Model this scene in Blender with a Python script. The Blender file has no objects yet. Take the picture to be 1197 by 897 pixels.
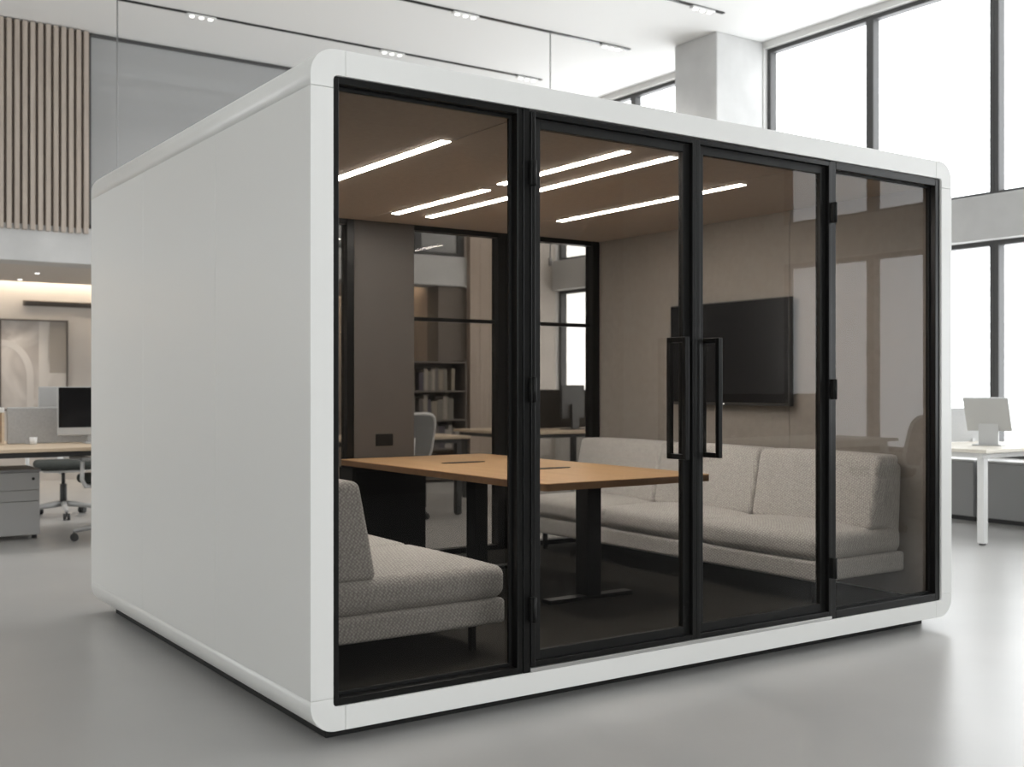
import bpy, bmesh, math, random
from mathutils import Vector, Matrix
R = math.radians
PI = math.pi
random.seed(7)
sc = bpy.context.scene
COL = sc.collection

# ------------------------------------------------------------------ camera, world, exposure
cam_d = bpy.data.cameras.new('camera')
cam_d.sensor_width = 36.0
cam_d.lens = 39.63
cam_d.shift_y = 3.8 / 1197
cam_d.clip_end = 200
cam_d.dof.use_dof = True
cam_d.dof.focus_distance = 4.6
cam_d.dof.aperture_fstop = 3.2
cam = bpy.data.objects.new('camera', cam_d)
cam.location = (-1.5344, -3.3878, 1.1864)
cam.rotation_euler = (R(90), 0, -0.6021)
COL.objects.link(cam)
sc.camera = cam

SKY = 4.2
world = bpy.data.worlds.new('world')
sc.world = world
world.use_nodes = True
bg = world.node_tree.nodes['Background']
bg.inputs['Color'].default_value = (0.97, 0.985, 1.0, 1)
bg.inputs['Strength'].default_value = SKY

sc.view_settings.view_transform = 'Standard'
sc.view_settings.look = 'None'
sc.view_settings.gamma = 1
sc.view_settings.use_curve_mapping = False
sc.view_settings.exposure = 0.25
sc.cycles.transparent_max_bounces = 40
sc.cycles.max_bounces = 14
sc.cycles.diffuse_bounces = 7
sc.cycles.sample_clamp_indirect = 6.0

XW = 7.7          # window wall
XL = -5.6         # opposite wall, its windows added for light
YB = 9.0          # back wall
YF = -7.5         # wall behind the viewer
ZC = 4.95         # ceiling


def portal(name, x, y0, y1, z0, z1, facing):
    l = bpy.data.lights.new(name, 'AREA')
    l.shape = 'RECTANGLE'
    l.size = abs(z1 - z0)
    l.size_y = abs(y1 - y0)
    l.cycles.is_portal = True
    o = bpy.data.objects.new(name, l)
    o.location = (x, (y0 + y1) / 2, (z0 + z1) / 2)
    o.rotation_euler = (0, R(90) if facing < 0 else R(-90), 0)
    COL.objects.link(o)


portal('daylight_upper', XW + .14, -4.9, 5.2, 2.9, 4.88, -1)
portal('daylight_lower', XW + .14, -4.9, 5.2, 0.56, 2.46, -1)
portal('daylight_upper_far', XW + .14, 5.85, 8.95, 2.9, 4.88, -1)
portal('daylight_lower_far', XW + .14, 5.85, 8.95, 0.56, 2.46, -1)
portal('daylight_opposite_added', XL - .14, 5.2, 8.8, 1.0, 4.3, 1)  # portal for the added windows in the opposite wall
lp = bpy.data.lights.new('daylight_front_added', 'AREA'); lp.shape = 'RECTANGLE'; lp.size = 6.8; lp.size_y = 3.3; lp.cycles.is_portal = True  # portal for the added windows behind the viewer
lo = bpy.data.objects.new('daylight_front_added', lp); lo.location = (-1.4, YF - .14, 2.65); lo.rotation_euler = (R(90), 0, 0); COL.objects.link(lo)

# ------------------------------------------------------------------ materials
def new_mat(name):
    m = bpy.data.materials.new(name)
    m.use_nodes = True
    nt = m.node_tree
    return m, nt, nt.nodes['Principled BSDF']


def pmat(name, col, rough=.5, metal=0., spec=.5, noise=0., nscale=8., bump=0., bscale=60., stretch=None):
    m, nt, b = new_mat(name)
    b.inputs['Base Color'].default_value = (*col, 1)
    b.inputs['Roughness'].default_value = rough
    b.inputs['Metallic'].default_value = metal
    b.inputs['Specular IOR Level'].default_value = spec
    N, L = nt.nodes, nt.links
    if noise or bump:
        tc = N.new('ShaderNodeTexCoord')
        src = tc.outputs['Object']
        if stretch:
            mp = N.new('ShaderNodeMapping')
            mp.inputs['Scale'].default_value = stretch
            L.new(src, mp.inputs['Vector'])
            src = mp.outputs['Vector']
    if noise:
        n = N.new('ShaderNodeTexNoise')
        n.inputs['Scale'].default_value = nscale
        n.inputs['Detail'].default_value = 5
        L.new(src, n.inputs['Vector'])
        r = N.new('ShaderNodeValToRGB')
        r.color_ramp.elements[0].position = .3
        r.color_ramp.elements[1].position = .7
        r.color_ramp.elements[0].color = (*[max(0, c * (1 - noise)) for c in col], 1)
        r.color_ramp.elements[1].color = (*[min(1, c * (1 + noise)) for c in col], 1)
        L.new(n.outputs['Fac'], r.inputs['Fac'])
        L.new(r.outputs['Color'], b.inputs['Base Color'])
    if bump:
        n2 = N.new('ShaderNodeTexNoise')
        n2.inputs['Scale'].default_value = bscale
        n2.inputs['Detail'].default_value = 3
        L.new(src, n2.inputs['Vector'])
        bp = N.new('ShaderNodeBump')
        bp.inputs['Strength'].default_value = bump
        bp.inputs['Distance'].default_value = .01
        L.new(n2.outputs['Fac'], bp.inputs['Height'])
        L.new(bp.outputs['Normal'], b.inputs['Normal'])
    return m


def fabric(name, c0, c1, scale=330.):
    m, nt, b = new_mat(name)
    N, L = nt.nodes, nt.links
    tc = N.new('ShaderNodeTexCoord')
    mp = N.new('ShaderNodeMapping')
    mp.inputs['Rotation'].default_value = (R(38), R(33), R(40))
    L.new(tc.outputs['Object'], mp.inputs['Vector'])
    vo = N.new('ShaderNodeTexVoronoi')
    vo.inputs['Scale'].default_value = 105
    vo.inputs['Randomness'].default_value = .30
    L.new(mp.outputs['Vector'], vo.inputs['Vector'])
    nz = N.new('ShaderNodeTexNoise')
    nz.inputs['Scale'].default_value = 140
    nz.inputs['Detail'].default_value = 6
    L.new(tc.outputs['Object'], nz.inputs['Vector'])
    ad = N.new('ShaderNodeMath'); ad.operation = 'MULTIPLY_ADD'
    ad.inputs[1].default_value = .9
    L.new(vo.outputs['Distance'], ad.inputs[0])
    mu = N.new('ShaderNodeMath'); mu.operation = 'MULTIPLY'; mu.inputs[1].default_value = .45
    L.new(nz.outputs['Fac'], mu.inputs[0])
    L.new(mu.outputs[0], ad.inputs[2])
    r = N.new('ShaderNodeValToRGB')
    r.color_ramp.elements[0].position = .30
    r.color_ramp.elements[1].position = .85
    r.color_ramp.elements[0].color = (*c1, 1)
    r.color_ramp.elements[1].color = (*c0, 1)
    L.new(ad.outputs[0], r.inputs['Fac'])
    L.new(r.outputs['Color'], b.inputs['Base Color'])
    b.inputs['Roughness'].default_value = .95
    b.inputs['Specular IOR Level'].default_value = .12
    b.inputs['Sheen Weight'].default_value = .15
    bp = N.new('ShaderNodeBump')
    bp.invert = True
    bp.inputs['Strength'].default_value = .55
    bp.inputs['Distance'].default_value = .004
    L.new(vo.outputs['Distance'], bp.inputs['Height'])
    L.new(bp.outputs['Normal'], b.inputs['Normal'])
    return m


def wood(name, c0, c1, axis='Y', rough=.45, scale=1.):
    m, nt, b = new_mat(name)
    N, L = nt.nodes, nt.links
    tc = N.new('ShaderNodeTexCoord')
    mp = N.new('ShaderNodeMapping')
    s = {'X': (1.2, 26, 26), 'Y': (26, 1.2, 26), 'Z': (26, 26, 1.2)}[axis]
    mp.inputs['Scale'].default_value = [v * scale for v in s]
    L.new(tc.outputs['Object'], mp.inputs['Vector'])
    n = N.new('ShaderNodeTexNoise')
    n.inputs['Scale'].default_value = 1.0
    n.inputs['Detail'].default_value = 7
    n.inputs['Roughness'].default_value = .62
    n.inputs['Distortion'].default_value = .5
    L.new(mp.outputs['Vector'], n.inputs['Vector'])
    r = N.new('ShaderNodeValToRGB')
    r.color_ramp.elements[0].position = .3
    r.color_ramp.elements[1].position = .72
    r.color_ramp.elements[0].color = (*c0, 1)
    r.color_ramp.elements[1].color = (*c1, 1)
    L.new(n.outputs['Fac'], r.inputs['Fac'])
    L.new(r.outputs['Color'], b.inputs['Base Color'])
    b.inputs['Roughness'].default_value = rough
    return m


def glass(name, tint, ior=1.42):
    """thin glazing: tinted straight-through light plus a Fresnel mirror (each pane has two faces)"""
    m = bpy.data.materials.new(name)
    m.use_nodes = True
    nt = m.node_tree
    N, L = nt.nodes, nt.links
    N.remove(N['Principled BSDF'])
    t = N.new('ShaderNodeBsdfTransparent')
    t.inputs['Color'].default_value = (*[math.sqrt(v) for v in tint], 1)
    g = N.new('ShaderNodeBsdfGlossy')
    g.inputs['Roughness'].default_value = 0.0
    g.inputs['Color'].default_value = (1, 1, 1, 1)
    fr = N.new('ShaderNodeFresnel')
    fr.inputs['IOR'].default_value = ior
    ge = N.new('ShaderNodeNewGeometry')
    inv = N.new('ShaderNodeMath'); inv.operation = 'SUBTRACT'; inv.inputs[0].default_value = 1
    L.new(ge.outputs['Backfacing'], inv.inputs[1])
    mu = N.new('ShaderNodeMath'); mu.operation = 'MULTIPLY'
    L.new(fr.outputs[0], mu.inputs[0]); L.new(inv.outputs[0], mu.inputs[1])
    mx = N.new('ShaderNodeMixShader')
    L.new(mu.outputs[0], mx.inputs['Fac'])
    L.new(t.outputs[0], mx.inputs[1])
    L.new(g.outputs[0], mx.inputs[2])
    L.new(mx.outputs[0], N['Material Output'].inputs['Surface'])
    return m


def emit(name, col, strength):
    m, nt, b = new_mat(name)
    b.inputs['Base Color'].default_value = (.8, .8, .8, 1)
    b.inputs['Emission Color'].default_value = (*col, 1)
    b.inputs['Emission Strength'].default_value = strength
    return m


M = {}
M['shell'] = pmat('white_lacquer', (.775, .775, .755), .32, spec=.4)
M['plinth'] = pmat('plinth_black', (.012, .012, .011), .7)
M['black'] = pmat('black_metal', (.006, .006, .0057), .30, spec=.25)
M['black_in'] = pmat('black_inner', (.006, .006, .0055), .5, spec=.25)
M['steel'] = pmat('brushed_steel', (.55, .55, .54), .35, metal=.8)
M['tint'] = glass('tinted_glass', (.535, .517, .495), 1.285)
def frosted(name):
    m = glass(name, (.75, .77, .78), 1.45)
    nt = m.node_tree
    out = nt.nodes['Material Output']
    src = out.inputs['Surface'].links[0].from_socket
    d = nt.nodes.new('ShaderNodeBsdfDiffuse'); d.inputs['Color'].default_value = (.62, .62, .62, 1)
    x = nt.nodes.new('ShaderNodeMixShader'); x.inputs['Fac'].default_value = .40
    nt.links.new(src, x.inputs[1]); nt.links.new(d.outputs[0], x.inputs[2])
    nt.links.new(x.outputs[0], out.inputs['Surface'])
    return m


M['tint_rear'] = glass('rear_tinted_glass', (.61, .585, .555), 1.29)
M['clear'] = glass('clear_glass', (.96, .97, .97), 1.3)
M['mezz_glass'] = frosted('mezzanine_glass')
M['pod_ceiling'] = pmat('pod_ceiling_felt', (.42, .36, .305), .8, spec=.2, noise=.05, nscale=40)
M['pod_wall'] = pmat('pod_wall_felt', (.29, .265, .24), .85, spec=.2, noise=.05, nscale=30)
M['pod_carpet'] = pmat('pod_carpet', (.040, .038, .034), .95, spec=.1, noise=.25, nscale=120)
M['dark_panel'] = pmat('dark_panel', (.075, .068, .062), .6, noise=.05, nscale=6)
M['sofa'] = fabric('tweed', (.43, .415, .40), (.80, .78, .75))
M['oak'] = wood('oak_table', (.41, .245, .115), (.54, .345, .175), 'Y')
M['oak_edge_shade'] = wood('oak_edge_shade', (.16, .085, .04), (.23, .125, .06), 'X')  # oak darkened to paint shade on the tabletop edge
M['oak_light'] = wood('oak_light', (.52, .41, .29), (.64, .52, .39), 'X')
M['maple'] = wood('maple_light', (.66, .62, .54), (.74, .70, .62), 'X')
M['slat'] = wood('slat_wood', (.34, .285, .24), (.46, .40, .345), 'Z')
M['slat_back'] = pmat('slat_back', (.17, .138, .112), .8)
M['pillar_wood'] = wood('pillar_wood', (.30, .235, .185), (.40, .325, .265), 'Z')
M['floor'] = pmat('microcement', (.40, .395, .385), .30, spec=.5, noise=.05, nscale=1.3)
M['ceiling'] = pmat('ceiling_white', (.78, .78, .77), .8, spec=.2)
M['wall'] = pmat('wall_plaster', (.62, .615, .60), .8, spec=.2)
M['wall_warm'] = pmat('wall_warm', (.52, .485, .45), .85, spec=.2, noise=.04, nscale=2)
M['wall_grey'] = pmat('wall_grey', (.30, .29, .28), .85, spec=.2)
M['wall_dark'] = pmat('wall_dark', (.17, .145, .125), .8, spec=.2)
M['concrete'] = pmat('concrete', (.52, .52, .515), .75, spec=.25, noise=.10, nscale=2.2, bump=.08, bscale=12)
M['soffit'] = pmat('soffit_taupe', (.56, .525, .49), .85, spec=.2)
M['frame'] = pmat('window_frame', (.055, .055, .055), .5)
M['frame_grey'] = pmat('window_reveal', (.55, .55, .55), .6)
M['screen'] = pmat('screen_black', (.008, .008, .009), .18, spec=.4)
M['silver'] = pmat('silver_plastic', (.46, .46, .455), .4, metal=.2)
M['grey_plastic'] = pmat('grey_plastic', (.33, .33, .33), .5)
M['white_plastic'] = pmat('white_plastic', (.74, .74, .73), .4)
M['dark_plastic'] = pmat('dark_plastic', (.03, .03, .03), .5)
M['mesh'] = pmat('chair_mesh', (.22, .22, .22), .9, spec=.1, noise=.2, nscale=200)
M['seat'] = pmat('chair_seat', (.07, .075, .07), .9, spec=.1, noise=.1, nscale=80)
M['cab'] = pmat('cabinet_grey', (.42, .42, .415), .5)
M['cab_dark'] = pmat('cabinet_dark_grey', (.27, .27, .27), .55)
M['divider'] = pmat('divider_felt', (.42, .42, .42), .9, spec=.1, noise=.06, nscale=70)
M['divider_dark'] = pmat('divider_dark_felt', (.06, .055, .05), .9, spec=.1, noise=.06, nscale=70)
M['bar_light'] = emit('light_bar_diffuser', (1.0, .955, .90), 50.0)
M['cove'] = emit('cove_strip', (1.0, .87, .70), 24.0)
M['spot'] = emit('spot_lens', (1.0, .97, .93), 3.0)
M['led'] = emit('status_led', (.9, .9, .9), 1.2)
M['cable'] = pmat('cable_grey', (.28, .28, .28), .5, metal=.4)
M['shelf'] = pmat('bookshelf_dark', (.13, .11, .095), .7)


def art_material():
    m, nt, b = new_mat('abstract_panel')
    N, L = nt.nodes, nt.links
    tc = N.new('ShaderNodeTexCoord')
    w = N.new('ShaderNodeTexNoise')
    w.inputs['Scale'].default_value = 1.6
    w.inputs['Detail'].default_value = 2
    w.inputs['Distortion'].default_value = 1.2
    L.new(tc.outputs['Object'], w.inputs['Vector'])
    r = N.new('ShaderNodeValToRGB')
    r.color_ramp.elements[0].position = .35
    r.color_ramp.elements[1].position = .62
    r.color_ramp.elements[0].color = (.40, .36, .33, 1)
    r.color_ramp.elements[1].color = (.60, .56, .52, 1)
    L.new(w.outputs['Fac'], r.inputs['Fac'])
    L.new(r.outputs['Color'], b.inputs['Base Color'])
    b.inputs['Roughness'].default_value = .8
    return m


M['art'] = art_material()
M['art_pale'] = pmat('art_pale', (.55, .515, .48), .8)
M['art_brown'] = pmat('art_brown', (.33, .295, .26), .8)
M['art_frame'] = pmat('art_frame', (.10, .085, .075), .5)

# ------------------------------------------------------------------ mesh helpers
def BM():
    return bmesh.new()


def box(bm, x0, x1, y0, y1, z0, z1, bev=0., seg=2):
    x0, x1 = min(x0, x1), max(x0, x1)
    y0, y1 = min(y0, y1), max(y0, y1)
    z0, z1 = min(z0, z1), max(z0, z1)
    v = [bm.verts.new(p) for p in ((x0, y0, z0), (x1, y0, z0), (x1, y1, z0), (x0, y1, z0),
                                   (x0, y0, z1), (x1, y0, z1), (x1, y1, z1), (x0, y1, z1))]
    fs = [bm.faces.new([v[i] for i in q]) for q in
          ((0, 3, 2, 1), (4, 5, 6, 7), (0, 1, 5, 4), (1, 2, 6, 5), (2, 3, 7, 6), (3, 0, 4, 7))]
    if bev:
        es = set()
        for f in fs:
            es.update(f.edges)
        bmesh.ops.bevel(bm, geom=list(es), offset=bev, segments=seg, profile=.5, affect='EDGES')
    return bm


def prism(bm, pts, a0, a1, axis='Y', bev=0.):
    """polygon pts (in the plane normal to axis) swept from a0 to a1"""
    def P(p, a):
        return {'Y': (p[0], a, p[1]), 'X': (a, p[0], p[1]), 'Z': (p[0], p[1], a)}[axis]
    A = [bm.verts.new(P(p, a0)) for p in pts]
    B = [bm.verts.new(P(p, a1)) for p in pts]
    n = len(pts)
    f = [bm.faces.new(A), bm.faces.new(B[::-1])]
    for i in range(n):
        j = (i + 1) % n
        f.append(bm.faces.new((A[i], B[i], B[j], A[j])))
    bmesh.ops.recalc_face_normals(bm, faces=f)
    if bev:
        es = set(f[0].edges) | set(f[1].edges)
        bmesh.ops.bevel(bm, geom=list(es), offset=bev, segments=2, profile=.5, affect='EDGES')
    return bm


def rbox(bm, c, s, r=.04, puff=(0, 0, 0), n=5, k=3, shear=None):
    """soft cushion: rounded box with crowned faces"""
    h = [v / 2 for v in s]
    r = min(r, min(h) * .98)

    def axis(hh):
        a = []
        inner = hh - r
        for i in range(k):
            a.append(-inner - r * math.cos(i / k * PI / 2) if False else -hh + (hh - inner) * i / k)
        for i in range(n + 1):
            a.append(-inner + 2 * inner * i / n)
        for i in range(1, k + 1):
            a.append(inner + r * i / k)
        return a
    ax = [axis(v) for v in h]
    cache = {}

    def V(i, j, q):
        key = (i, j, q)
        if key in cache:
            return cache[key]
        p = [ax[0][i], ax[1][j], ax[2][q]]
        inn = [max(-(hh - r), min(hh - r, t)) for t, hh in zip(p, h)]
        d = Vector([a - b for a, b in zip(p, inn)])
        if d.length > 1e-9:
            m = max(abs(t) for t in d)
            # cube corner -> sphere, keeping spacing even
            t = [math.tan(max(-1, min(1, v / r)) * PI / 4) for v in d]
            dv = Vector(t)
            d = dv.normalized() * m if dv.length else d
            if m < r - 1e-9:
                d = dv.normalized() * m
        p = [a + b for a, b in zip(inn, d)]
        u = [max(-1, min(1, t / hh)) for t, hh in zip(p, h)]
        f = [(1 - abs(t) ** 2.4) for t in u]
        p[0] += puff[0] * u[0] * f[1] * f[2]
        p[1] += puff[1] * u[1] * f[0] * f[2]
        p[2] += puff[2] * u[2] * f[0] * f[1]
        if shear:
            p[0] += shear * p[2]
        v = bm.verts.new((p[0] + c[0], p[1] + c[1], p[2] + c[2]))
        cache[key] = v
        return v
    nx, ny, nz = len(ax[0]) - 1, len(ax[1]) - 1, len(ax[2]) - 1
    F = []
    for i in range(nx):
        for j in range(ny):
            F.append((V(i, j, 0), V(i, j + 1, 0), V(i + 1, j + 1, 0), V(i + 1, j, 0)))
            F.append((V(i, j, nz), V(i + 1, j, nz), V(i + 1, j + 1, nz), V(i, j + 1, nz)))
    for i in range(nx):
        for q in range(nz):
            F.append((V(i, 0, q), V(i + 1, 0, q), V(i + 1, 0, q + 1), V(i, 0, q + 1)))
            F.append((V(i, ny, q), V(i, ny, q + 1), V(i + 1, ny, q + 1), V(i + 1, ny, q)))
    for j in range(ny):
        for q in range(nz):
            F.append((V(0, j, q), V(0, j, q + 1), V(0, j + 1, q + 1), V(0, j + 1, q)))
            F.append((V(nx, j, q), V(nx, j + 1, q), V(nx, j + 1, q + 1), V(nx, j, q + 1)))
    for f in F:
        bm.faces.new(f).smooth = True
    return bm


def cyl(bm, p0, p1, r0, r1=None, n=20, smooth=True):
    p0, p1 = Vector(p0), Vector(p1)
    r1 = r0 if r1 is None else r1
    d = (p1 - p0).normalized()
    a = d.orthogonal().normalized()
    b = d.cross(a)
    A = [bm.verts.new(p0 + (a * math.cos(t) + b * math.sin(t)) * r0) for t in [2 * PI * i / n for i in range(n)]]
    B = [bm.verts.new(p1 + (a * math.cos(t) + b * math.sin(t)) * r1) for t in [2 * PI * i / n for i in range(n)]]
    bm.faces.new(A[::-1]); bm.faces.new(B)
    for i in range(n):
        j = (i + 1) % n
        bm.faces.new((A[i], A[j], B[j], B[i])).smooth = smooth
    return bm


def tube(bm, pts, r, n=10):
    """smooth round tube through points"""
    pts = [Vector(p) for p in pts]
    rings = []
    up = None
    for i, p in enumerate(pts):
        d = (pts[min(i + 1, len(pts) - 1)] - pts[max(i - 1, 0)]).normalized()
        if up is None:
            up = d.orthogonal().normalized()
        up = (up - d * up.dot(d)).normalized()
        b = d.cross(up)
        rr = r[i] if isinstance(r, (list, tuple)) else r
        rings.append([bm.verts.new(p + (up * math.cos(2 * PI * k / n) + b * math.sin(2 * PI * k / n)) * rr) for k in range(n)])
    for A, B in zip(rings, rings[1:]):
        for k in range(n):
            j = (k + 1) % n
            bm.faces.new((A[k], A[j], B[j], B[k])).smooth = True
    bm.faces.new(rings[0][::-1]); bm.faces.new(rings[-1])
    return bm


def obj(name, bm, mat, parent=None, label=None):
    me = bpy.data.meshes.new(name)
    bm.to_mesh(me); bm.free()
    me.materials.append(M[mat] if isinstance(mat, str) else mat)
    o = bpy.data.objects.new(name, me)
    COL.objects.link(o)
    if parent:
        o.parent = parent
    if label:
        o['label'] = label
    return o


def thing(name, label, cat, loc=(0, 0, 0), rz=0., group=None):
    o = bpy.data.objects.new(name, None)
    o.empty_display_size = .1
    o.location = loc
    o.rotation_euler = (0, 0, rz)
    o['label'] = label
    o['category'] = cat
    if group:
        o['group'] = group
    COL.objects.link(o)
    return o


def tag(o, label, cat, group=None, loc=None):
    o['label'] = label
    o['category'] = cat
    if group:
        o['group'] = group
    if loc:
        o.location = loc
    return o


def struct(name, bm, mat, label, cat, parent=None):
    o = obj(name, bm, mat, parent)
    o['kind'] = 'structure'
    if parent is None:
        o['label'] = label
        o['category'] = cat
    return o


def dup(root, loc, rz=0., label=None, group=None):
    r = root.copy(); COL.objects.link(r)
    r.location = loc
    r.rotation_euler = (0, 0, rz)
    if label:
        r['label'] = label
    if group:
        r['group'] = group
    for ch in list(root.children):
        c = ch.copy(); COL.objects.link(c); c.parent = r
        for g in list(ch.children):
            d = g.copy(); COL.objects.link(d); d.parent = c
    return r


# ------------------------------------------------------------------ the hall
struct('floor', box(BM(), XL - .4, XW + .4, YF - .2, 12.2, -.2, 0), 'floor', 'pale grey polished floor of the hall', 'floor')
struct('ceiling', box(BM(), XL - .4, XW + .4, YF - .2, YB + .1, ZC, ZC + .2), 'ceiling', 'high white ceiling of the hall', 'ceiling')
b = BM()
box(b, XW, XW + .165, -4.9, 5.2, 0, .55)
box(b, XW, XW + .165, 5.2, 9.0, 0, .55)
box(b, XW, XW + .165, -4.9, 8.997, 4.88, ZC)
box(b, XW, XW + .165, 5.2, 5.85, .55, 4.88)
box(b, XW, XW + .165, 8.997, 9.2, .55, ZC)
box(b, XW, XW + .165, YF, -4.9, 0, ZC)
struct('wall_right', b, 'wall', 'pale wall carrying the tall bright windows', 'wall')
struct('trim_1', box(BM(), XW - .06, XW + .3, -4.9, 9.0, 2.5, 2.9, .01), 'concrete', 'concrete band between upper and lower window rows', 'beam')
struct('column', box(BM(), 7.0, XW, 5.21, 5.86, 0, ZC, .012), 'concrete', 'square concrete column rising beside the tall windows', 'column')
b = BM()
box(b, XL - .3, -4.8, YF - .2, YF, 0, ZC); box(b, 2.0, XW + .3, YF - .2, YF, 0, ZC)
box(b, -4.8, 2.0, YF - .2, YF, 0, 1.0); box(b, -4.8, 2.0, YF - .2, YF, 4.3, ZC)
struct('wall_front', b, 'wall_grey', 'grey wall with added windows facing the pod front', 'wall')
b = BM()
box(b, XL - .3, XL, YF, 5.2, 0, ZC); box(b, XL - .3, XL, 8.8, 12.0, 0, ZC)
box(b, XL - .3, XL, 5.2, 8.8, 0, 1.0); box(b, XL - .3, XL, 5.2, 8.8, 4.3, ZC)
struct('wall_left', b, 'wall', 'pale wall with a row of added windows on the pod side away from the columns', 'wall')

nwin = [0]


def window(x, y0, y1, z0, z1, inward, side):
    """one bay: dark frame with its pane"""
    nwin[0] += 1
    w = .045
    xa, xb = (x + .06, x + .16) if inward < 0 else (x - .16, x - .06)
    bm = BM()
    box(bm, xa, xb, y0, y0 + w, z0, z1, .004)
    box(bm, xa, xb, y1 - w, y1, z0, z1, .004)
    box(bm, xa, xb, y0 + w, y1 - w, z0, z0 + w, .004)
    box(bm, xa, xb, y0 + w, y1 - w, z1 - w, z1, .004)
    f = struct('window_%d' % nwin[0], bm, 'frame', side, 'window')
    xm = (xa + xb) / 2
    p = obj('pane', box(BM(), xm - .004, xm + .004, y0 + w * .6, y1 - w * .6, z0 + w * .6, z1 - w * .6), 'clear', f)
    p['kind'] = 'structure'
    return f


bays = [-4.9, -4.42, -3.75, -2.6, -1.4, -.2, 1.15, 2.5, 3.85, 5.2]
desc = ['narrow bay at the far end from the column', 'second narrow bay from the plain end', 'third bay from the plain end',
        'fourth bay from the plain end', 'fifth bay from the plain end', 'bay beside the low cabinet end', 'bay over the white-legged desk',
        'bay two from the column', 'bay touching the column']
for (z0, z1, row) in ((2.9, 4.88, 'upper'), (.55, 2.5, 'lower')):
    for i in range(len(bays) - 1):
        window(XW, bays[i], bays[i + 1], z0, z1, -1, '%s row black-framed window, %s' % (row, desc[i]))
    window(XW, 5.86, 7.45, z0, z1, -1, '%s row black-framed window just behind the concrete column' % row)
    window(XW, 7.45, 8.997, z0, z1, -1, '%s row black-framed window in the far corner' % row)
for i in range(2):  # unseen windows, added to brighten the back of the hall and left floor
    window(XL, 5.2 + 1.8 * i, 7.0 + 1.8 * i, 1.0, 4.3, 1, 'broad added window opposite the tall glazing, %s' % ('nearer the pod' if i == 0 else 'nearer the slat cladding'))
for i in range(4):  # unseen windows, added to light the pod front and the floor before it
    xa = -4.8 + 1.7 * i
    nwin[0] += 1
    bm = BM()
    for (q0, q1, r0, r1) in ((xa, xa + .045, 1.0, 4.3), (xa + 1.655, xa + 1.7, 1.0, 4.3), (xa + .045, xa + 1.655, 1.0, 1.045), (xa + .045, xa + 1.655, 4.255, 4.3)):
        box(bm, q0, q1, YF - .16, YF - .06, r0, r1, .004)
    f = struct('window_%d' % nwin[0], bm, 'frame', 'added window in the grey wall facing the pod front, %s from its left end' % ('first', 'second', 'third', 'fourth')[i], 'window')
    p = obj('pane', box(BM(), xa + .03, xa + 1.67, YF - .114, YF - .106, 1.03, 4.27), 'clear', f)
    p['kind'] = 'structure'

# back wall: recess below, mezzanine above
struct('trim_2', box(BM(), XL, 6.26, YB - .02, YB + .4, 2.48, 2.86, .008), 'concrete', 'long concrete fascia under the mezzanine edge', 'beam')
b = BM(); box(b, 5.85, 6.9, YB + .02, YB + .3, 0, 2.479)
struct('wall_back', b, 'wall_dark', 'dark taupe strip of back wall beside the bookshelf', 'wall')
struct('wall_corner', box(BM(), 6.91, XW + .165, YB, YB + .3, 0, ZC), 'wall_warm', 'beige wall filling the corner beside the far window', 'wall')
struct('wall_recess', box(BM(), XL - .3, 6.2, 11.7, 11.95, 0, 2.86), 'wall_warm', 'warm beige wall at the back of the lit recess', 'wall')
struct('wall_recess_end', box(BM(), 5.85, 6.2, YB + .301, 11.7, 0, 2.735), 'pillar_wood', 'pale wood end wall of the lit recess', 'wall')
b = BM()
box(b, XL - .3, 5.55, YB + .4, 11.42, 2.48, 2.62)
box(b, XL - .3, 6.26, YB + .4, 12.1, 2.74, 2.86)
box(b, XL - .3, 5.55, 11.42, 11.45, 2.48, 2.56)
struct('ceiling_recess', b, 'soffit', 'taupe soffit of the recess under the mezzanine', 'ceiling')
# mezzanine room shell
b = BM()
box(b, 1.4, 6.4, 12.0, 12.2, 2.86, ZC); box(b, 1.3, 1.5, YB + .2, 12.2, 2.86, ZC); box(b, 6.27, 6.45, YB + .2, 12.2, 2.86, ZC)
struct('wall_mezzanine', b, 'wall', 'grey walls of the room behind the mezzanine glass', 'wall')
b = BM(); box(b, 1.3, 6.45, YB + .1, 12.2, ZC - .08, ZC + .1)
for yy in (9.8, 10.7, 11.5):
    box(b, 1.5, 6.27, yy, yy + .08, ZC - .2, ZC - .08)
struct('ceiling_mezzanine', b, 'ceiling', 'ribbed ceiling of the room behind the mezzanine glass', 'ceiling')
struct('wall_upper_left', box(BM(), XL, 1.54, YB + .06, YB + .3, 2.86, ZC), 'wall_dark', 'dark wall behind the slatted cladding', 'wall')
t = thing('mezzanine_glazing', 'grey glass partition along the mezzanine edge above the concrete fascia', 'partition', (0, YB, 2.86))
b = BM()
box(b, 1.56, 6.24, .02, .09, ZC - 2.86 - .035, ZC - 2.86 - .005)
box(b, 1.56, 6.24, .02, .09, .0, .05)
obj('rail', b, 'frame', t)
for (x, w) in ((1.545, .02), (5.50, .10), (6.14, .10)):
    obj('post', box(BM(), x, x + w, .02, .09, .05, 2.055), 'frame', t)
for (xa, xb) in ((1.566, 3.9), (3.91, 5.50), (5.60, 6.14)):
    obj('glass_pane', box(BM(), xa, xb, .05, .062, .05, 2.055), 'mezz_glass', t)

# slatted cladding at upper left
t = thing('slat_cladding', 'vertical brown wooden slat cladding high on the back wall', 'wall cladding', (0, YB, 2.80))
obj('backing', box(BM(), -3.0, 1.54, .0, .05, .0, 2.14), 'slat_back', t)
b = BM()
x = -2.98
while x < 1.52:
    box(b, x, x + .047, -.055, .0, .0, 2.14, .003, 1)
    x += .0755
obj('slats', b, 'slat', t)
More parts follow.
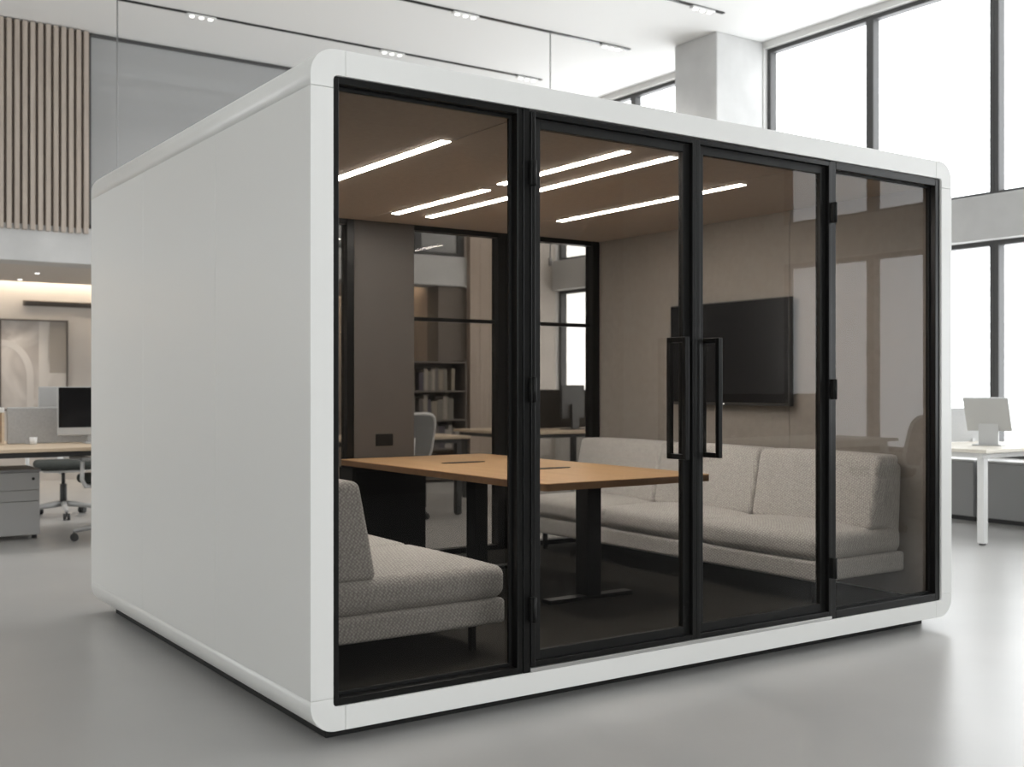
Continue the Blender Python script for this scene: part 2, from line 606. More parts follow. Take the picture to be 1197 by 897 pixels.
# full height wooden pillar cladding by the dark wall
t = thing('wood_pillar', 'tall pale wood clad pillar beside the dark back wall', 'pillar', (6.26, YB - .09, 0))
b = BM()
for i in range(4):
    box(b, i * .1525 + .001, (i + 1) * .1525 - .001, 0, .089, 0, ZC - .002, .002, 1)
obj('cladding', b, 'pillar_wood', t)

# ------------------------------------------------------------------ ceiling tracks and lights
def track(y, x0, x1, spots, label, watts):
    t = thing('light_track', label, 'track light', (0, y, ZC), 0, 'black ceiling light tracks')
    b = BM()
    box(b, x0, x1, -.022, .022, -.012, -.001, .002, 1)
    obj('rail', b, 'black', t)
    for s in spots:
        h = obj('lamp_head', box(BM(), s - .15, s + .15, -.030, .030, -.035, -.0125, .004), 'white_plastic', t)
        for k in (-.095, 0, .095):
            obj('lens', cyl(BM(), (s + k, 0, -.0352), (s + k, 0, -.042), .024, .021), 'spot', h)
        ld = bpy.data.lights.new('track_lamp', 'SPOT')
        ld.energy = watts; ld.spot_size = R(125); ld.spot_blend = .8; ld.color = (1, .97, .93); ld.shadow_soft_size = .12
        lo = bpy.data.objects.new('track_lamp', ld); lo.location = (s, 0, -.06); lo.parent = t; COL.objects.link(lo)


track(7.78, 1.5, 6.58, (2.33, 4.51, 6.36), 'black ceiling track with three spot clusters nearest the back wall', 45)
track(6.22, -4.2, 6.66, (-3.7, -1.65, .4, 2.45, 4.5, 6.40), 'middle black ceiling track behind the pod, unseen spots added at its left end', 60)  # left stretch and its spots lie out of view, added to brighten the back left
track(4.75, -1.5, 6.64, (.3, 2.3, 4.3, 6.35), 'black ceiling track ending beside the concrete column', 25)
for (x, y, lab) in ((1.5, 7.78, 'thin grey vertical cable hung by the slat cladding'), (5.56, 6.22, 'thin grey vertical cable hung from the middle ceiling track')):
    b = cyl(BM(), (0, 0, 2.55), (0, 0, ZC - .0125), .0065, n=8)
    cyl(b, (0, 0, 2.47), (0, 0, 2.55), .02, n=16)
    tag(obj('suspension_cable', b, 'cable'), lab, 'cable', 'hanging cables', (x, y, 0))

# recess: cove strip, downlights, slot diffuser, picture
t = thing('cove_light', 'warm strip light hidden along the recess cove', 'strip light', (0, 11.56, 2.66))
obj('channel', box(BM(), -5.4, 5.5, -.05, .05, .03, .08), 'white_plastic', t)
obj('strip', box(BM(), -5.4, 5.5, -.035, .035, .012, .029), 'cove', t)
t = thing('cove_light', 'short warm strip light along the wood end wall of the recess', 'strip light', (5.69, 10.4, 2.66))
obj('channel', box(BM(), -.05, .05, -.95, .95, .03, .08), 'white_plastic', t)
obj('strip', box(BM(), -.035, .035, -.93, .93, .012, .029), 'cove', t)
for (x, y, lab) in ((1.27, 10.2, 'small round recessed downlight nearer the fascia'), (1.26, 11.1, 'small round recessed downlight nearer the cove')):
    t = thing('downlight', lab, 'ceiling light', (x, y, 2.48), 0, 'recess downlights')
    obj('ring', cyl(BM(), (0, 0, -.001), (0, 0, -.008), .032, .028), 'white_plastic', t)
    obj('lens', cyl(BM(), (0, 0, -.0085), (0, 0, -.012), .022), 'spot', t)
    ld = bpy.data.lights.new('downlight_lamp', 'SPOT')
    ld.energy = 30; ld.spot_size = R(95); ld.spot_blend = .6; ld.color = (1, .9, .78); ld.shadow_soft_size = .04
    lo = bpy.data.objects.new('downlight_lamp', ld); lo.location = (0, 0, -.03); lo.parent = t; COL.objects.link(lo)
t = thing('slot_diffuser', 'long dark slot air diffuser above the abstract picture', 'air vent', (1.41, 11.7, 2.2))
b = BM(); box(b, 0, 3.0, -.03, -.001, 0, .07, .003, 1)
obj('housing', b, 'shelf', t)
b = BM(); box(b, .02, 2.98, -.036, -.030, .018, .026); box(b, .02, 2.98, -.036, -.030, .044, .052)
obj('blade', b, 'black', t)
t = thing('wall_picture', 'large abstract beige picture in a thin dark frame', 'picture', (1.15, 11.7, .91))
b = BM()
box(b, -.02, .0, -.05, -.002, -.02, 1.12); box(b, .77, .79, -.05, -.002, -.02, 1.12)
box(b, .0, .77, -.05, -.002, -.02, .0); box(b, .0, .77, -.05, -.002, 1.10, 1.12)
obj('picture_frame', b, 'art_frame', t)
obj('canvas', box(BM(), .0, .77, -.03, -.003, .0, 1.10), 'art', t)
b = BM()
pts = [(.0, .86)] + [(.02 + .36 * math.sin(a), .40 + .46 * math.cos(a)) for a in [i * PI / 2 / 12 for i in range(13)]] + [(.38, 0), (.30, 0)] + \
      [(.02 + .28 * math.sin(a), .38 + .40 * math.cos(a)) for a in [PI / 2 - i * PI / 2 / 12 for i in range(13)]] + [(.0, .78)]
prism(b, pts, -.034, -.030, 'Y')
box(b, .44, .55, -.034, -.030, .0, 1.10)
obj('pale_shape', b, 'art_pale', t)
obj('brown_shape', box(BM(), .57, .77, -.034, -.030, .45, 1.10), 'art_brown', t)

# ------------------------------------------------------------------ the pod
W, ZB, ZT, RAD, D = 3.452, .05, 2.30, .09, 2.755
IX0, IX1 = .082, 3.369
OB, OT = .130, 2.2136
ZS0, ZS1 = .16, 2.171
pod = thing('meeting_pod', 'large white rounded office pod with tinted glass front and double doors', 'office pod', (0, 0, 0))


def corner(sx, sz):
    """rounded corner extrusion; built for the upper one at X=0, mirrored as needed"""
    ri = .016
    Zt, Zs, Zo, Xo = ZT, ZS1, OT, IX0
    if sz < 0:
        Zt, Zs, Zo = ZB, ZS0, OB
    p = [(0, Zs)]
    for i in range(13):
        a = i / 12 * PI / 2
        p.append((RAD - RAD * math.cos(a), Zt - sz * RAD + sz * RAD * math.sin(a)))
    p += [(.125, Zt), (.125, Zo)]
    for i in range(6):
        a = i / 5 * PI / 2
        p.append((Xo + ri - ri * math.sin(a), Zo - sz * ri + sz * ri * math.cos(a)))
    p += [(Xo, Zs)]
    if sx < 0:
        p = [(W - x, z) for x, z in p]
    return p


for (sx, sz) in ((1, 1), (-1, 1), (1, -1), (-1, -1)):
    o = obj('corner_rail', prism(BM(), corner(sx, sz), 0, D, 'Y', .0022), 'shell', pod)
    for poly in o.data.polygons:
        poly.use_smooth = abs(poly.normal.y) < .05
obj('roof_panel', box(BM(), .1262, W - .1262, 0, D, OT, ZT, .002), 'shell', pod)
obj('base_panel', box(BM(), .1262, W - .1262, 0, D, ZB, OB, .002), 'shell', pod)
ys = [0, .89, 1.84, D]
for side in (0, 1):
    xa, xb = (0, IX0) if side == 0 else (IX1, W)
    for i in range(3):
        obj('side_panel', box(BM(), xa, xb, ys[i] + (.0006 if i else 0), ys[i + 1] - (.0006 if i < 2 else 0), ZS0 + .0012, ZS1 - .0012, .002), 'shell', pod)
obj('plinth', box(BM(), .10, W - .10, .10, D - .10, 0.0, ZB - .0005, .003), 'plinth', pod)
FZ = .136
CZ = 2.18
# lining
obj('floor_panel', box(BM(), .126, W - .126, .062, 2.655, OB, FZ), 'pod_carpet', pod)
xs = [IX0 + .001, .845, 1.53, 2.45, IX1 - .001]
for i in range(4):
    obj('ceiling_panel', box(BM(), xs[i] + (.0025 if i else 0), xs[i + 1] - (.0025 if i < 3 else 0), .064, 2.655, CZ, OT - .0005, .002), 'pod_ceiling', pod)
yy = [.064, .96, 1.86, 2.655]
for i in range(3):
    obj('lining_panel', box(BM(), 3.350, IX1 - .0005, yy[i] + (.0012 if i else 0), yy[i + 1] - (.0012 if i < 2 else 0), FZ, CZ, .002), 'pod_wall', pod)
    obj('lining_panel', box(BM(), IX0 + .0005, IX0 + .018, yy[i] + (.0012 if i else 0), yy[i + 1] - (.0012 if i < 2 else 0), FZ, CZ, .002), 'pod_wall', pod)
# light bars on the pod ceiling
for (x, y0, y1) in ((.792, .505, 2.31), (1.545, 1.355, 2.31), (1.520, .246, 1.19), (1.768, .222, 2.31), (2.495, .52, 2.01)):
    f = obj('light_bar', box(BM(), x + .001, x + .051, y0 - .003, y1 + .003, CZ - .003, CZ - .0003), 'steel', pod, 'slim glowing linear ceiling light')
    obj('diffuser', box(BM(), x + .004, x + .048, y0, y1, CZ - .0055, CZ - .0031), 'bar_light', f)


def ring(bm, x0, x1, z0, z1, w, y0, y1, bev=.002, wb=None):
    wb = w if wb is None else wb
    box(bm, x0, x0 + w, y0, y1, z0, z1, bev)
    box(bm, x1 - w, x1, y0, y1, z0, z1, bev)
    box(bm, x0 + w, x1 - w, y0, y1, z0, z0 + wb, bev)
    box(bm, x0 + w, x1 - w, y0, y1, z1 - w, z1, bev)
    return bm


# fixed glazing, left
FY = .010
f = obj('front_window', ring(BM(), IX0, .849, OB, OT, .024, FY, FY + .05), 'black', pod, 'fixed tinted window beside the doors')
obj('inner_frame', ring(BM(), .106, .825, OB + .024, OT - .024, .012, FY + .036, FY + .05, .001), 'black_in', f)
obj('glass_pane', box(BM(), .110, .821, FY + .042, FY + .047, OB + .03, OT - .03), 'tint', f)
obj('mullion', box(BM(), .8496, .8795, FY - .004, FY + .05, OB, OT, .002), 'black', pod)
# fixed glazing, right
f = obj('front_window', ring(BM(), 2.556, IX1, OB, OT, .036, FY, FY + .05), 'black', pod, 'fixed tinted window at the far end of the front')
obj('inner_frame', ring(BM(), 2.592, 3.333, OB + .036, OT - .036, .008, FY + .03, FY + .05, .001), 'black_in', f)
obj('glass_pane', box(BM(), 2.596, 3.329, FY + .036, FY + .041, OB + .04, OT - .04), 'tint', f)
obj('threshold', box(BM(), .88, 2.555, .001, .058, OB, OB + .016, .002), 'steel', pod, 'silver door threshold strip')


def handle(bm, x, yo, yi, z0, z1, s=.021):
    box(bm, x - s / 2, x + s / 2, yo, yo + s, z0, z1, .002)
    box(bm, x - s / 2, x + s / 2, yi - s, yi, z0, z1, .002)
    for z in (z0, z1 - s):
        box(bm, x - s / 2, x + s / 2, yo + s, yi - s, z, z + s, .0015)
    return bm


for (x0, x1, hx, hinge) in ((.8815, 1.7145, 1.615, .881), (1.7165, 2.5545, 1.800, 2.555)):
    z0, z1 = OB + .0185, OT - .008
    d = obj('door', ring(BM(), x0, x1, z0, z1, .020, FY - .008, FY + .03), 'black', pod, 'black framed tinted glass door leaf')
    obj('inner_frame', ring(BM(), x0 + .020, x1 - .020, z0 + .020, z1 - .020, .035, FY + .012, FY + .04, .001), 'black_in', d)
    obj('glass_pane', box(BM(), x0 + .05, x1 - .05, FY + .022, FY + .028, z0 + .05, z1 - .05), 'tint', d)
    obj('handle', handle(BM(), hx, -.052, .062, .892, 1.388), 'black', d)
    for z in (1.975, 1.175, .365):
        b = BM()
        box(b, hinge - .013, hinge + .013, -.018, FY - .0085, z - .046, z + .046, .003)
        cyl(b, (hinge, -.018, z - .046), (hinge, -.018, z + .046), .008, n=12)
        obj('hinge', b, 'black_in', d)

# back glazing
YG = 2.665
b = BM()
for (xa, xb) in ((.084, .104), (1.436, 1.482), (2.512, 2.605), (3.287, 3.349)):
    box(b, xa, xb, YG - .01, YG + .07, FZ, CZ, .002)
box(b, .084, 3.349, YG, YG + .07, OB, FZ + .03, .002)
box(b, .084, 3.349, YG, YG + .07, CZ - .03, OT - .001, .002)
box(b, 1.892, 2.512, YG + .02, YG + .05, 1.594, 1.618, .002)
box(b, 2.605, 3.287, YG + .02, YG + .05, 1.594, 1.618, .002)
f = obj('rear_window', b, 'black', pod, 'black framed tinted glazing across the pod back')
for (xa, xb) in ((.104, 1.436), (1.892, 2.512), (2.605, 3.287)):
    for (za, zb) in (((FZ + .03, CZ - .03),) if xa < 1 else ((FZ + .03, 1.594), (1.618, CZ - .03))):
        obj('glass_pane', box(BM(), xa, xb, YG + .032, YG + .037, za, zb), 'tint_rear', f)
pn = obj('rear_panel', box(BM(), 1.483, 1.891, YG - .008, YG + .06, FZ, CZ - .001, .002), 'dark_panel', pod, 'dark taupe upright panel with power outlet')
o = obj('outlet', box(BM(), 1.625, 1.742, YG - .014, YG - .0085, .830, .902, .003), 'black_in', pn)

# ------------------------------------------------------------------ inside the pod
# table
TX0, TX1, TY0, TY1, TZ = 1.385, 2.39, .60, 2.655, .76
t = thing('meeting_table', 'oak topped meeting table on black column legs inside the pod', 'table', (1.885, 1.6, FZ))


def rrect(x0, x1, y0, y1, r, n=6):
    p = []
    for (cx, cy, a0) in ((x1 - r, y1 - r, 0), (x0 + r, y1 - r, PI / 2), (x0 + r, y0 + r, PI), (x1 - r, y0 + r, 1.5 * PI)):
        for i in range(n + 1):
            a = a0 + i / n * PI / 2
            p.append((cx + r * math.cos(a), cy + r * math.sin(a)))
    return p


lx, ly, lz = 1.885, 1.6, FZ
top = obj('tabletop', prism(BM(), rrect(TX0 - lx, TX1 - lx, TY0 - ly, TY1 - ly, .03), TZ - .004 - lz, TZ - lz, 'Z', .001), 'oak', t)
obj('shaded_edge', prism(BM(), rrect(TX0 - lx + .001, TX1 - lx - .001, TY0 - ly + .001, TY1 - ly - .001, .029), TZ - .034 - lz, TZ - .0041 - lz, 'Z', .001), 'oak_edge_shade', top, 'edge of the tabletop, painted darker brown as shade')
for (x, y, rx, ry) in ((1.83, 1.99, .14, .035), (1.95, 1.35, .14, .035)):
    pts = [(x - lx + rx * math.copysign(abs(math.cos(a)) ** .7, math.cos(a)), y - ly + ry * math.copysign(abs(math.sin(a)) ** .7, math.sin(a))) for a in [2 * PI * i / 28 for i in range(28)]]
    obj('cable_port', prism(BM(), pts, TZ - lz + .0003, TZ - lz + .003, 'Z'), 'black_in', top, 'black oval cable port')
for y in (1.0, 2.02):
    c = obj('leg', box(BM(), 1.94 - .042 - lx, 1.94 + .042 - lx, y - .05 - ly, y + .05 - ly, .022, TZ - .055 - lz, .004), 'black', t)
    obj('foot', box(BM(), 1.68 - lx, 2.20 - lx, y - .035 - ly, y + .035 - ly, .0005, .0215, .004), 'black', c)
    obj('bracket', box(BM(), 1.62 - lx, 2.26 - lx, y - .03 - ly, y + .03 - ly, TZ - .055 - lz, TZ - .0345 - lz, .003), 'black', c)
obj('beam', box(BM(), 1.90 - lx, 1.98 - lx, 1.051 - ly, 1.969 - ly, TZ - .055 - lz, TZ - .0345 - lz, .003), 'black', t)
t = thing('cable_cabinet', 'black power box standing under the table end by the rear panel', 'power cabinet', (1.62, 2.55, FZ))
obj('body', box(BM(), -.24, .245, -.08, .10, .0, .58, .004), 'black_in', t)
obj('door', box(BM(), -.225, .23, -.088, -.0805, .02, .56, .003), 'black', t)


# sofas
def sofa(name, label, loc, length, depth, nseat, face, seatfront):
    """local: x from the wall (0) outwards to depth, y from 0 to length; face=-1 mirrors x"""
    t = thing(name, label, 'sofa', loc)
    f = face
    fz = FZ

    def C(x0, x1, y0, y1, z0, z1, r, puff, sh=0.):
        return rbox(BM(), (f * (x0 + x1) / 2, (y0 + y1) / 2, (z0 + z1) / 2 - fz), (x1 - x0, y1 - y0, z1 - z0), r, puff, 6, 3, f * sh if sh else None)
    obj('base', C(.0, depth, 0, length, .252, .352, .018, (0, 0, 0)), 'sofa', t)
    obj('back_shell', C(.0, .10, .02, length - .02, .345, .80, .03, (0, 0, 0), -.05), 'sofa', t)
    L = length / nseat
    for i in range(nseat):
        obj('seat_cushion', C(.02, depth + .004, i * L + .001, (i + 1) * L - .001, .354, .480, .040, (.012, .006, .022)), 'sofa', t)
    for i in range(nseat):
        obj('back_cushion', C(.065, .235 + seatfront, i * L + .006, (i + 1) * L - .002, .476, .842, .027, (.010, .003, .008), -.20), 'sofa', t)
    for x in (.08, depth - .095):
        for y in ((.10, length - .10) if (x > .2 or f > 0) else (.55, length - .10)):
            obj('leg', box(BM(), f * x - .012, f * x + .012, y - .012, y + .012, 0, .258 - fz, .002), 'black', t)
    return t


sofa('sofa', 'grey tweed sofa seen end-on against the solid left pod wall', (IX0 + .024, .30, FZ), 2.30, .865, 3, 1, .03)
sofa('sofa', 'long grey tweed sofa with three backs under the wall screen', (3.3485, .195, FZ), 2.42, .660, 3, -1, 0)

# television on the right lining
t = thing('television', 'black wall mounted screen above the long sofa', 'television', (3.35, 1.395, 1.385))
obj('bracket', box(BM(), -.022, -.0005, -.2, .2, -.15, .15, .003), 'black', t)
bz = obj('body', box(BM(), -.058, -.0225, -.487, .487, -.308, .306, .005), 'dark_plastic', t)
obj('screen', box(BM(), -.0595, -.0585, -.478, .478, -.290, .298), 'screen', t)
obj('status_light', cyl(BM(), (-.0582, .02, -.3), (-.061, .02, -.3), .004, n=10), 'led', t)

# ------------------------------------------------------------------ office furniture
def desk(label, x0, x1, y0, y1, top='oak_light', frame='white_plastic', zt=.735, div=None, divh=.30, divmat='divider', group='office desks'):
    cx, cy = (x0 + x1) / 2, (y0 + y1) / 2
    t = thing('desk', label, 'desk', (cx, cy, 0), 0, group)
    hx, hy = (x1 - x0) / 2, (y1 - y0) / 2
    obj('desktop', box(BM(), -hx, hx, -hy, hy, zt - .028, zt, .004), top, t)
    b = BM()
    for sy in (-1, 1):
        box(b, -hx + .06, hx - .06, sy * (hy - .09) - .02, sy * (hy - .09) + .02, zt - .07, zt - .0285, .002)
    for sx in (-1, 1):
        box(b, sx * (hx - .09) - .02, sx * (hx - .09) + .02, -hy + .11, hy - .11, zt - .07, zt - .0285, .002)
    obj('frame', b, frame, t)
    for sx in (-1, 1):
        for sy in (-1, 1):
            l = obj('leg', box(BM(), sx * (hx - .09) - .028, sx * (hx - .09) + .028, sy * (hy - .09) - .028, sy * (hy - .09) + .028, .012, zt - .0705, .004), frame, t)
            obj('foot', cyl(BM(), (sx * (hx - .09), sy * (hy - .09), .0), (sx * (hx - .09), sy * (hy - .09), .012), .024, n=14), 'dark_plastic', l)
    if div:
        (da, db, dy) = div
        s = obj('divider_screen', box(BM(), da - cx, db - cx, dy - .014 - cy, dy + .014 - cy, zt + .004, zt + divh, .008), divmat, t)
        b = BM()
        for q in (da + .15, db - .15):
            box(b, q - .02 - cx, q + .02 - cx, dy - .02 - cy, dy + .02 - cy, zt + .0004, zt + .03)
        obj('clamp', b, 'silver', s)
    return t


def make_monitor(name, label, w=.56, h=.36, all_in_one=True, screen='screen', shell='silver', tilt=0.):
    t = thing(name, label, 'monitor', (0, 0, 0), 0, 'desk monitors')
    z0 = .13
    ca, sa = math.cos(tilt), math.sin(tilt)

    def tl(bm):
        bmesh.ops.rotate(bm, verts=bm.verts, cent=(0, 0, z0), matrix=Matrix.Rotation(tilt, 3, 'X'))
        return bm
    chin = .062 if all_in_one else .015
    obj('housing', tl(box(BM(), -w / 2, w / 2, -.012, .012, z0 - chin, z0 + h, .006)), shell, t)
    obj('screen', tl(box(BM(), -w / 2 + .006, w / 2 - .006, -.0135, -.0125, z0, z0 + h - .006)), screen, t)
    b = BM()
    prism(b, [(-.012 + .03, .012), (.012 + .03, .012), (.034, z0 + h * .4), (.014, z0 + h * .4)], -.075, .075, 'X')
    obj('stand', b, shell, t)
    obj('foot', box(BM(), -.11, .11, -.09, .10, .0005, .011, .004), shell, t)
    return t


def make_chair(label):
    """white framed task chair with mesh back, facing +y"""
    t = thing('office_chair', label, 'office chair', (0, 0, 0), 0, 'office task chairs')
    b = BM(); rbox(b, (0, .0, .475), (.49, .47, .075), .035, (0, 0, .01), 4, 3)
    obj('seat', b, 'seat', t)
    b = BM(); rbox(b, (0, -.02, .425), (.36, .30, .03), .012, (0, 0, 0), 2, 2)
    obj('seat_pan', b, 'white_plastic', t)
    # back: rounded white frame with mesh
    pts = []
    for i in range(33):
        a = 2 * PI * i / 32
        x = .225 * math.copysign(abs(math.cos(a)) ** .45, math.cos(a))
        z = .21 * math.copysign(abs(math.sin(a)) ** .45, math.sin(a))
        pts.append((x, -.27 - .10 * (z + .21) / .42 - .035 * (1 - (x / .225) ** 2), .74 + z))
    br = obj('backrest', tube(BM(), pts, .014, 8), 'white_plastic', t)
    b = BM()
    grid = {}
    nx, nz = 8, 10
    for i in range(nx + 1):
        for k in range(nz + 1):
            x = -.215 + .43 * i / nx
            z = -.20 + .40 * k / nz
            ex = abs(x) / .22; ez = abs(z) / .205
            q = (ex ** 4.4 + ez ** 4.4) ** (1 / 4.4)
            if q > 1:
                x /= q; z /= q
            y = -.27 - .10 * (z + .21) / .42 - .035 * (1 - (x / .225) ** 2)
            grid[i, k] = (x, y, .74 + z)
    A = {k: b.verts.new((v[0], v[1] - .004, v[2])) for k, v in grid.items()}
    B = {k: b.verts.new((v[0], v[1] + .004, v[2])) for k, v in grid.items()}
    for i in range(nx):
        for k in range(nz):
            b.faces.new((A[i, k], A[i + 1, k], A[i + 1, k + 1], A[i, k + 1])).smooth = True
            b.faces.new((B[i, k], B[i, k + 1], B[i + 1, k + 1], B[i + 1, k])).smooth = True
    obj('mesh_panel', b, 'mesh', br)
    obj('spine', tube(BM(), [(0, -.06, .41), (0, -.22, .40), (0, -.285, .46), (0, -.315, .56), (0, -.35, .74)], [.03, .03, .028, .024, .016], 10), 'white_plastic', br)
    for s in (-1, 1):
        a = obj('armrest', tube(BM(), [(s * .17, -.02, .425), (s * .27, -.03, .43), (s * .30, -.04, .48), (s * .30, -.05, .63)], [.016, .018, .018, .016], 10), 'white_plastic', t)
        b = BM(); rbox(b, (s * .30, -.01, .642), (.085, .26, .03), .014, (0, 0, 0), 2, 2)
        obj('arm_pad', b, 'grey_plastic', a)
    obj('gas_column', cyl(cyl(BM(), (0, -.0, .11), (0, 0, .30), .030), (0, 0, .30), (0, 0, .41), .016), 'dark_plastic', t)
    for i in range(5):
        a = 2 * PI * i / 5 + PI / 2
        ca, sa = math.cos(a), math.sin(a)
        sp = obj('base_arm', tube(BM(), [(.02 * ca, .02 * sa, .12), (.18 * ca, .18 * sa, .105), (.325 * ca, .325 * sa, .078)], [.028, .023, .016], 10), 'silver', t)
        b = BM()
        nx_, ny_ = -sa, ca
        for s in (-1, 1):
            c = Vector((.32 * ca + nx_ * .017 * s, .32 * sa + ny_ * .017 * s, .03))
            cyl(b, c - Vector((nx_, ny_, 0)) * .011, c + Vector((nx_, ny_, 0)) * .011, .0298, n=16)
        cyl(b, (.32 * ca, .32 * sa, .03), (.32 * ca, .32 * sa, .075), .009, n=10)
        obj('caster', b, 'dark_plastic', sp)
    return t


# desk group at the left
desk('long oak topped bench desk with grey divider left of the pod', -1.2, 1.75, 5.35, 6.75, 'oak_light', 'dark_plastic', .735, (.2, 1.5, 6.1), .29)
t = thing('pedestal', 'light grey three drawer pedestal under the left bench desk', 'drawer unit', (.20, 6.15, 0))
obj('body', box(BM(), -.22, .215, -.17, .33, .03, .525, .003), 'cab', t)
obj('lid', box(BM(), -.225, .22, -.195, .335, .5255, .545, .003), 'cab_dark', t)
for (za, zb) in ((.385, .52), (.30, .381), (.035, .296)):
    dr = obj('drawer', box(BM(), -.218, .213, -.192, -.1705, za, zb, .003), 'cab', t)
    if za > .38:
        obj('lock', cyl(BM(), (.165, -.192, .47), (.165, -.196, .47), .012, n=14), 'dark_plastic', dr)
for sx in (-.19, .185):
    for sy in (-.13, .29):
        obj('glide', cyl(BM(), (sx, sy, 0), (sx, sy, .0295), .02, n=12), 'dark_plastic', t)
m1 = make_monitor('monitor', 'black screened silver monitor facing out on the left bench desk', .62, .322)
m1.location = (.845, 5.92, .735)
dup(m1, (.80, 6.38, .735), PI, 'monitor seen from behind across the left bench divider')
t = thing('cup', 'small white cup on the left bench desk', 'cup', (.37, 5.98, .735))
b = cyl(BM(), (0, 0, .0005), (0, 0, .055), .024, .029)
obj('body', b, 'white_plastic', t)
obj('rim', tube(BM(), [(.028 * math.cos(2 * PI * i / 20), .028 * math.sin(2 * PI * i / 20), .056) for i in range(21)], .002, 6), 'white_plastic', t)
t = thing('desk_organizer', 'pale desk organizer box at the end of the left bench divider', 'desk organizer', (.04, 6.15, .735))
b = BM(); box(b, -.13, .13, -.12, .12, .0005, .018, .002); box(b, -.13, -.11, -.12, .12, .018, .25); box(b, .11, .13, -.12, .12, .018, .25); box(b, -.11, .11, .10, .12, .018, .25)
obj('case', b, 'oak_light', t)
obj('lid', box(BM(), -.13, .13, -.12, .12, .2505, .29, .003), 'white_plastic', t)

ch = make_chair('white framed task chair behind the left bench desk, facing it')
ch.location = (.92, 7.42, 0); ch.rotation_euler = (0, 0, R(172))
dup(ch, (.915, 5.60, 0), R(8), 'white framed task chair beside the pod corner, caster showing past its edge')
# desk group behind the pod
desk('plain oak topped desk behind the pod rear glass', 2.55, 4.06, 5.42, 6.25, 'oak_light', 'dark_plastic')
desk('oak topped desk with dark divider seen through the far doors', 4.80, 6.45, 5.75, 6.95, 'oak_light', 'dark_plastic', .735, (5.0, 6.4, 6.45), .42, 'divider_dark')
dup(ch, (3.31, 5.56, 0), R(4), 'white framed task chair with its back to the pod rear glass')
m2 = make_monitor('monitor', 'dark grey monitor on the desk seen through the far doors', .52, .34, False, 'dark_plastic', 'dark_plastic')
m2.location = (5.78, 6.12, .735); m2.rotation_euler = (0, 0, R(-155))
# desk at the right by the window
desk('pale topped white legged desk by the tall windows', 6.07, 7.30, 1.49, 3.05, 'maple', 'white_plastic', .72, (6.10, 7.27, 2.3), .29)
m3 = make_monitor('monitor', 'grey backed monitor leaning on the pale desk by the windows', .34, .285, False, 'dark_plastic', 'silver', R(-28))
m3.location = (6.66, 1.84, .72); m3.rotation_euler = (0, 0, R(108))
m4 = dup(m3, (6.62, 2.66, .72), R(100), 'pale backed monitor behind the divider of the window desk')
dup(ch, (7.02, 1.22, 0), R(-8), 'white framed task chair tucked at the pale window desk')
# low cabinets under the windows
for i, (ya, yb, lab) in enumerate(((1.0, 2.44, 'dark grey low cabinet under the window beyond the task chair'), (2.48, 3.9, 'dark grey low cabinet under the window behind the pale desk'), (3.94, 5.18, 'dark grey low cabinet under the window beside the column'))):
    t = thing('low_cabinet', lab, 'cabinet', (7.44, (ya + yb) / 2, 0), 0, 'low cabinets under the windows')
    h = (yb - ya) / 2
    obj('body', box(BM(), -.0, .25, -h, h, .04, .525, .003), 'cab_dark', t)
    obj('kick', box(BM(), .03, .24, -h + .01, h - .01, 0, .0395), 'dark_plastic', t)
    obj('lid', box(BM(), -.02, .255, -h - .005, h + .005, .5255, .545, .003), 'cab', t)
    for s in (-1, 1):
        dd = obj('door', box(BM(), -.018, -.0005, (-h + .004) if s < 0 else .003, -.003 if s < 0 else h - .004, .045, .52, .003), 'cab_dark', t)
        obj('handle', box(BM(), -.03, -.0185, s * .05 - .005, s * .05 + .005, .36, .48, .002), 'silver', dd)

# desk and chair by the windows on the viewer side
desk('pale desk with dark divider by the windows facing the pod front', 5.7, 7.2, -4.7, -3.0, 'maple', 'white_plastic', .72, (5.75, 7.15, -3.85), .40, 'divider_dark')
dup(ch, (6.45, -2.55, 0), R(176), 'white framed task chair at the desk facing the pod front')

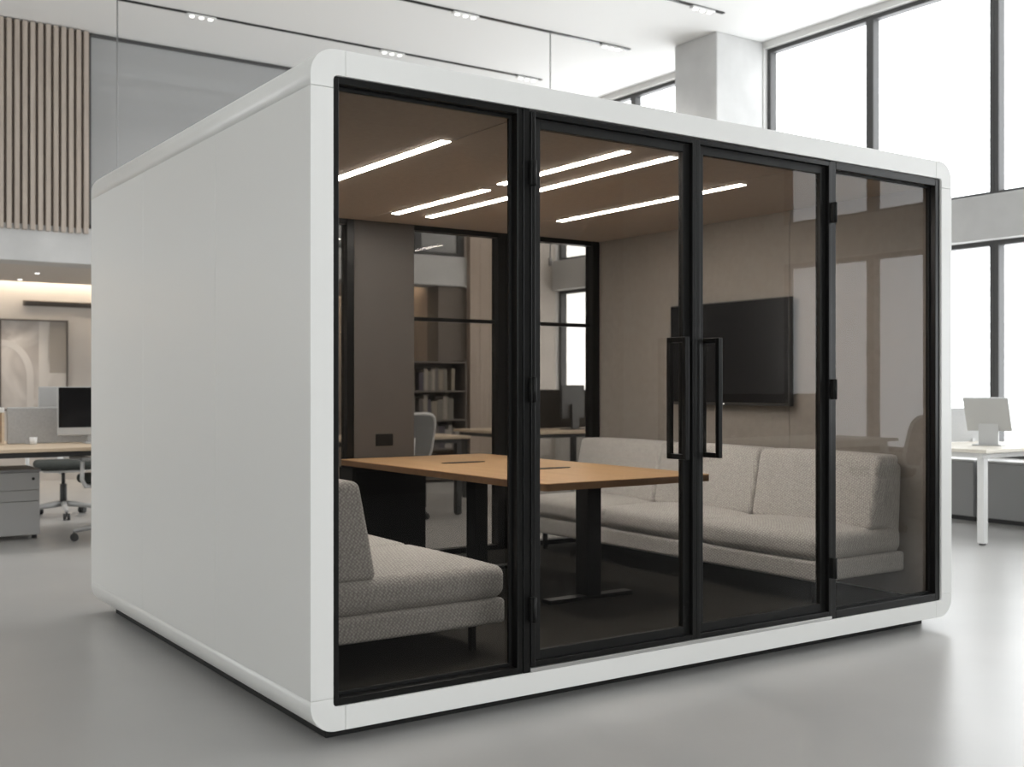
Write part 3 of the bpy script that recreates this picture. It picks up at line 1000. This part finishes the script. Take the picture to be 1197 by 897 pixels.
# ------------------------------------------------------------------ bookshelf behind the pod
bx0, bx1, by0, by1 = 4.75, 6.03, 8.62, 8.97
t = thing('bookshelf', 'dark open bookshelf against the back wall behind the pod', 'bookshelf', ((bx0 + bx1) / 2, (by0 + by1) / 2, 0))
hw = (bx1 - bx0) / 2
obj('back_board', box(BM(), -hw + .02, hw - .02, .155, .17, .02, 1.5), 'shelf', t)
for x in (-hw, hw - .02):
    obj('side_board', box(BM(), x, x + .02, -.175, .1745, 0, 1.52), 'shelf', t)
zs = [.06, .42, .78, 1.14]
for z in zs + [1.50]:
    obj('shelf', box(BM(), -hw + .0205, hw - .0205, -.175, .1545, z - .02, z), 'shelf', t)
cols = [(.50, .45, .38), (.62, .58, .52), (.20, .17, .16), (.12, .10, .13), (.42, .36, .28), (.30, .27, .23), (.55, .52, .47)]
cname = ['dull tan', 'beige', 'dark brown', 'near-black', 'ochre', 'olive brown', 'grey']
shelfname = {2: 'second shelf down', 3: 'top shelf', 1: 'third shelf down'}
ordn = ['first', 'second', 'third', 'fourth', 'fifth', 'sixth', 'seventh', 'eighth', 'ninth', 'tenth', 'eleventh', 'twelfth']
bmats = [pmat('cover_' + n.replace(' ', '_').replace('-', '_'), [v * .6 for v in c], .7) for n, c in zip(cname, cols)]
pm = pmat('paper', (.72, .69, .62), .9)
for si in (3, 2, 1):
    x = bx0 + .36
    i = 0
    while x < bx1 - .12 and i < 12:
        wd = random.uniform(.045, .085)
        hh = random.uniform(.22, .30)
        ci = random.randrange(len(cols))
        lab = '%s book, %s from left, %s of the bookshelf' % (cname[ci], ordn[i], shelfname[si])
        k = thing('book', lab, 'book', (x + wd / 2, by0 + .16, zs[si] + .0005), 0, 'books on the dark bookshelf')
        b = BM()
        box(b, -wd / 2, -wd / 2 + .004, -.10, .10, 0, hh); box(b, wd / 2 - .004, wd / 2, -.10, .10, 0, hh); box(b, -wd / 2, wd / 2, -.104, -.10, 0, hh)
        obj('cover', b, bmats[ci], k)
        obj('pages', box(BM(), -wd / 2 + .0042, wd / 2 - .0042, -.0995, .095, .004, hh - .005), pm, k)
        x += wd + .003 + (random.random() < .25) * .06
        i += 1
